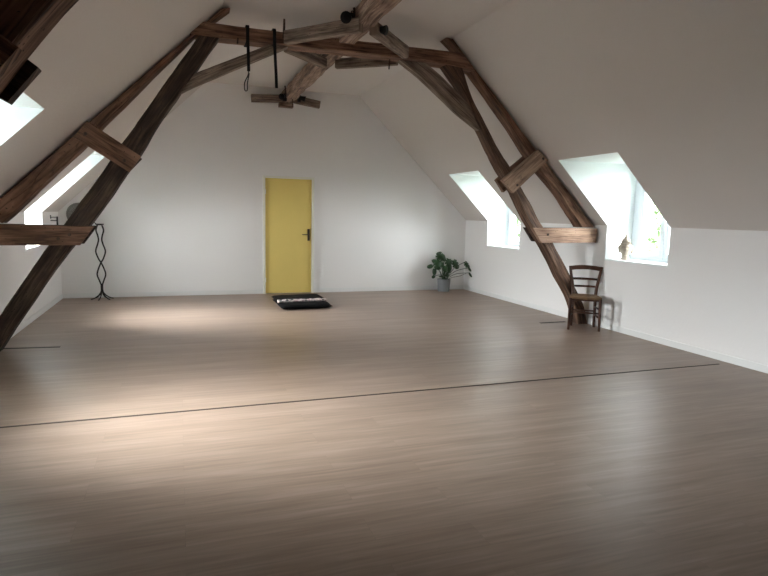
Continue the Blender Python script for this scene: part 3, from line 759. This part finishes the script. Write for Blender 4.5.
for zz, e in ((-.022, -.012), (-.014, 0), (.006, .006), (.016, -.004), (.019, -.03)):
    ring = []
    for (xa, ya), (xb, yb) in zip(((-FW, 0), (FW, 0), (RW, DP), (-RW, DP)), ((FW, 0), (RW, DP), (-RW, DP), (-FW, 0))):
        for k in range(6):
            f = k/6; x = xa+(xb-xa)*f; y = ya+(yb-ya)*f
            c = V((0, DP/2)); d = V((x, y))-c; d = d*(1+(e+.012)/d.length); 
            ring.append(V((c.x+d.x, c.y+d.y, SH+zz)))
    rings.append(ring)
loft(bm, rings); obj('seat', bm, 'rush', t, smooth=True)
bm = bmesh.new(); 
for a, b_ in (((-FW, 0), (FW, 0)), ((-RW, DP), (RW, DP)), ((-FW, 0), (-RW, DP)), ((FW, 0), (RW, DP))): tube(bm, [(*a, SH-.03), (*b_, SH-.03)], .011, 8)
obj('seat_frame', bm, 'chair_wood', t)
def slat(z, h, thick, y, hw, bow, arch=0):
    bm = bmesh.new(); rings = []
    for i in range(15):
        u = i/14*2-1; x = u*hw; yy = y+bow*(1-u*u); hh = h/2; zc = z+arch*(1-u*u)
        rings.append([V((x, yy-thick/2, zc-hh)), V((x, yy+thick/2, zc-hh)), V((x, yy+thick/2, zc+hh)), V((x, yy-thick/2, zc+hh))])
    loft(bm, rings); return obj('back_rail', bm, 'chair_wood', t, bevel=.003)
slat(.786, .058, .022, DP+.05, RW+.056, .02, .018)
slat(.645, .030, .016, DP+.026, RW+.028, .015, .006)
slat(.55, .028, .016, DP+.013, RW+.012, .012)
for a, b_, z in (((-FW, 0), (FW, 0), .235), ((-FW, 0), (-RW, DP), .28), ((FW, 0), (RW, DP), .28), ((-FW, 0), (-RW, DP), .17), ((FW, 0), (RW, DP), .17), ((-RW, DP), (RW, DP), .22)):
    bm = bmesh.new(); m_ = ((a[0]+b_[0])/2, (a[1]+b_[1])/2)
    tube(bm, [(*a, z), (*m_, z), (*b_, z)], [.010, .013, .010], 8); obj('stretcher', bm, 'chair_wood', t, smooth=True)

# ------------------------------------------------------------------ outside: lawn and trees seen through the right-hand windows
bm = bmesh.new(); g = 10
quad(bm, (-60, -50, -3.0), (70, -50, -3.0), (70, 70, -3.0), (-60, 70, -3.0)); struct('ground', bm, 'ground_grass')
def tree(x, y, h, r, n, label, seed):
    random.seed(seed)
    t = empty('leafy_tree', (x, y, -3.0), label=label, cat='tree', group='trees outside the right-hand windows')
    bm = bmesh.new(); tube(bm, smooth_curve([(0, 0, 0), (.06, .03, h*.3), (-.05, .05, h*.6), (.02, 0, h*.85)], 14), [.2-.012*i for i in range(14)], 10)
    for k in range(9):
        a = k*2.4; z = h*(.35+.05*k); L = r*(.75-.04*k)
        tube(bm, smooth_curve([(0, 0, z), (L*.5*math.cos(a), L*.5*math.sin(a), z+L*.2), (L*math.cos(a), L*math.sin(a), z+L*.6)], 8), [.06-.006*i for i in range(8)], 6)
    obj('trunk', bm, 'bark', t, smooth=True)
    bm = bmesh.new(); cl = []
    for k in range(26):
        while True:
            p = V((random.uniform(-1, 1), random.uniform(-1, 1), random.uniform(-1, 1)))
            if .3 < p.length < 1: break
        cl.append((V((p.x*r*.8, p.y*r*.8, h*.62+p.z*h*.34)), random.uniform(.35, .6)*r*.6))
    for k in range(n):
        c, cr_ = random.choice(cl); d = V([random.gauss(0, 1) for _ in range(3)]).normalized()
        p = c+d*cr_*random.uniform(.5, 1); s = random.uniform(.05, .10); a = V([random.gauss(0, 1) for _ in range(3)]).normalized(); b_ = a.orthogonal().normalized()
        bm.faces.new([bm.verts.new(q) for q in (p-a*s*1.5, p-b_*s*.7, p+a*s*1.5, p+b_*s*.7)])
    obj('foliage', bm, 'tree_leaf', t)
tree(14.6, 13.0, 6.4, 2.2, 12000, 'leafy green tree outside, straight beyond the near right window', 3)
tree(13.2, 21.5, 5.6, 1.9, 3500, 'leafy green tree outside, beyond the far right window', 5)
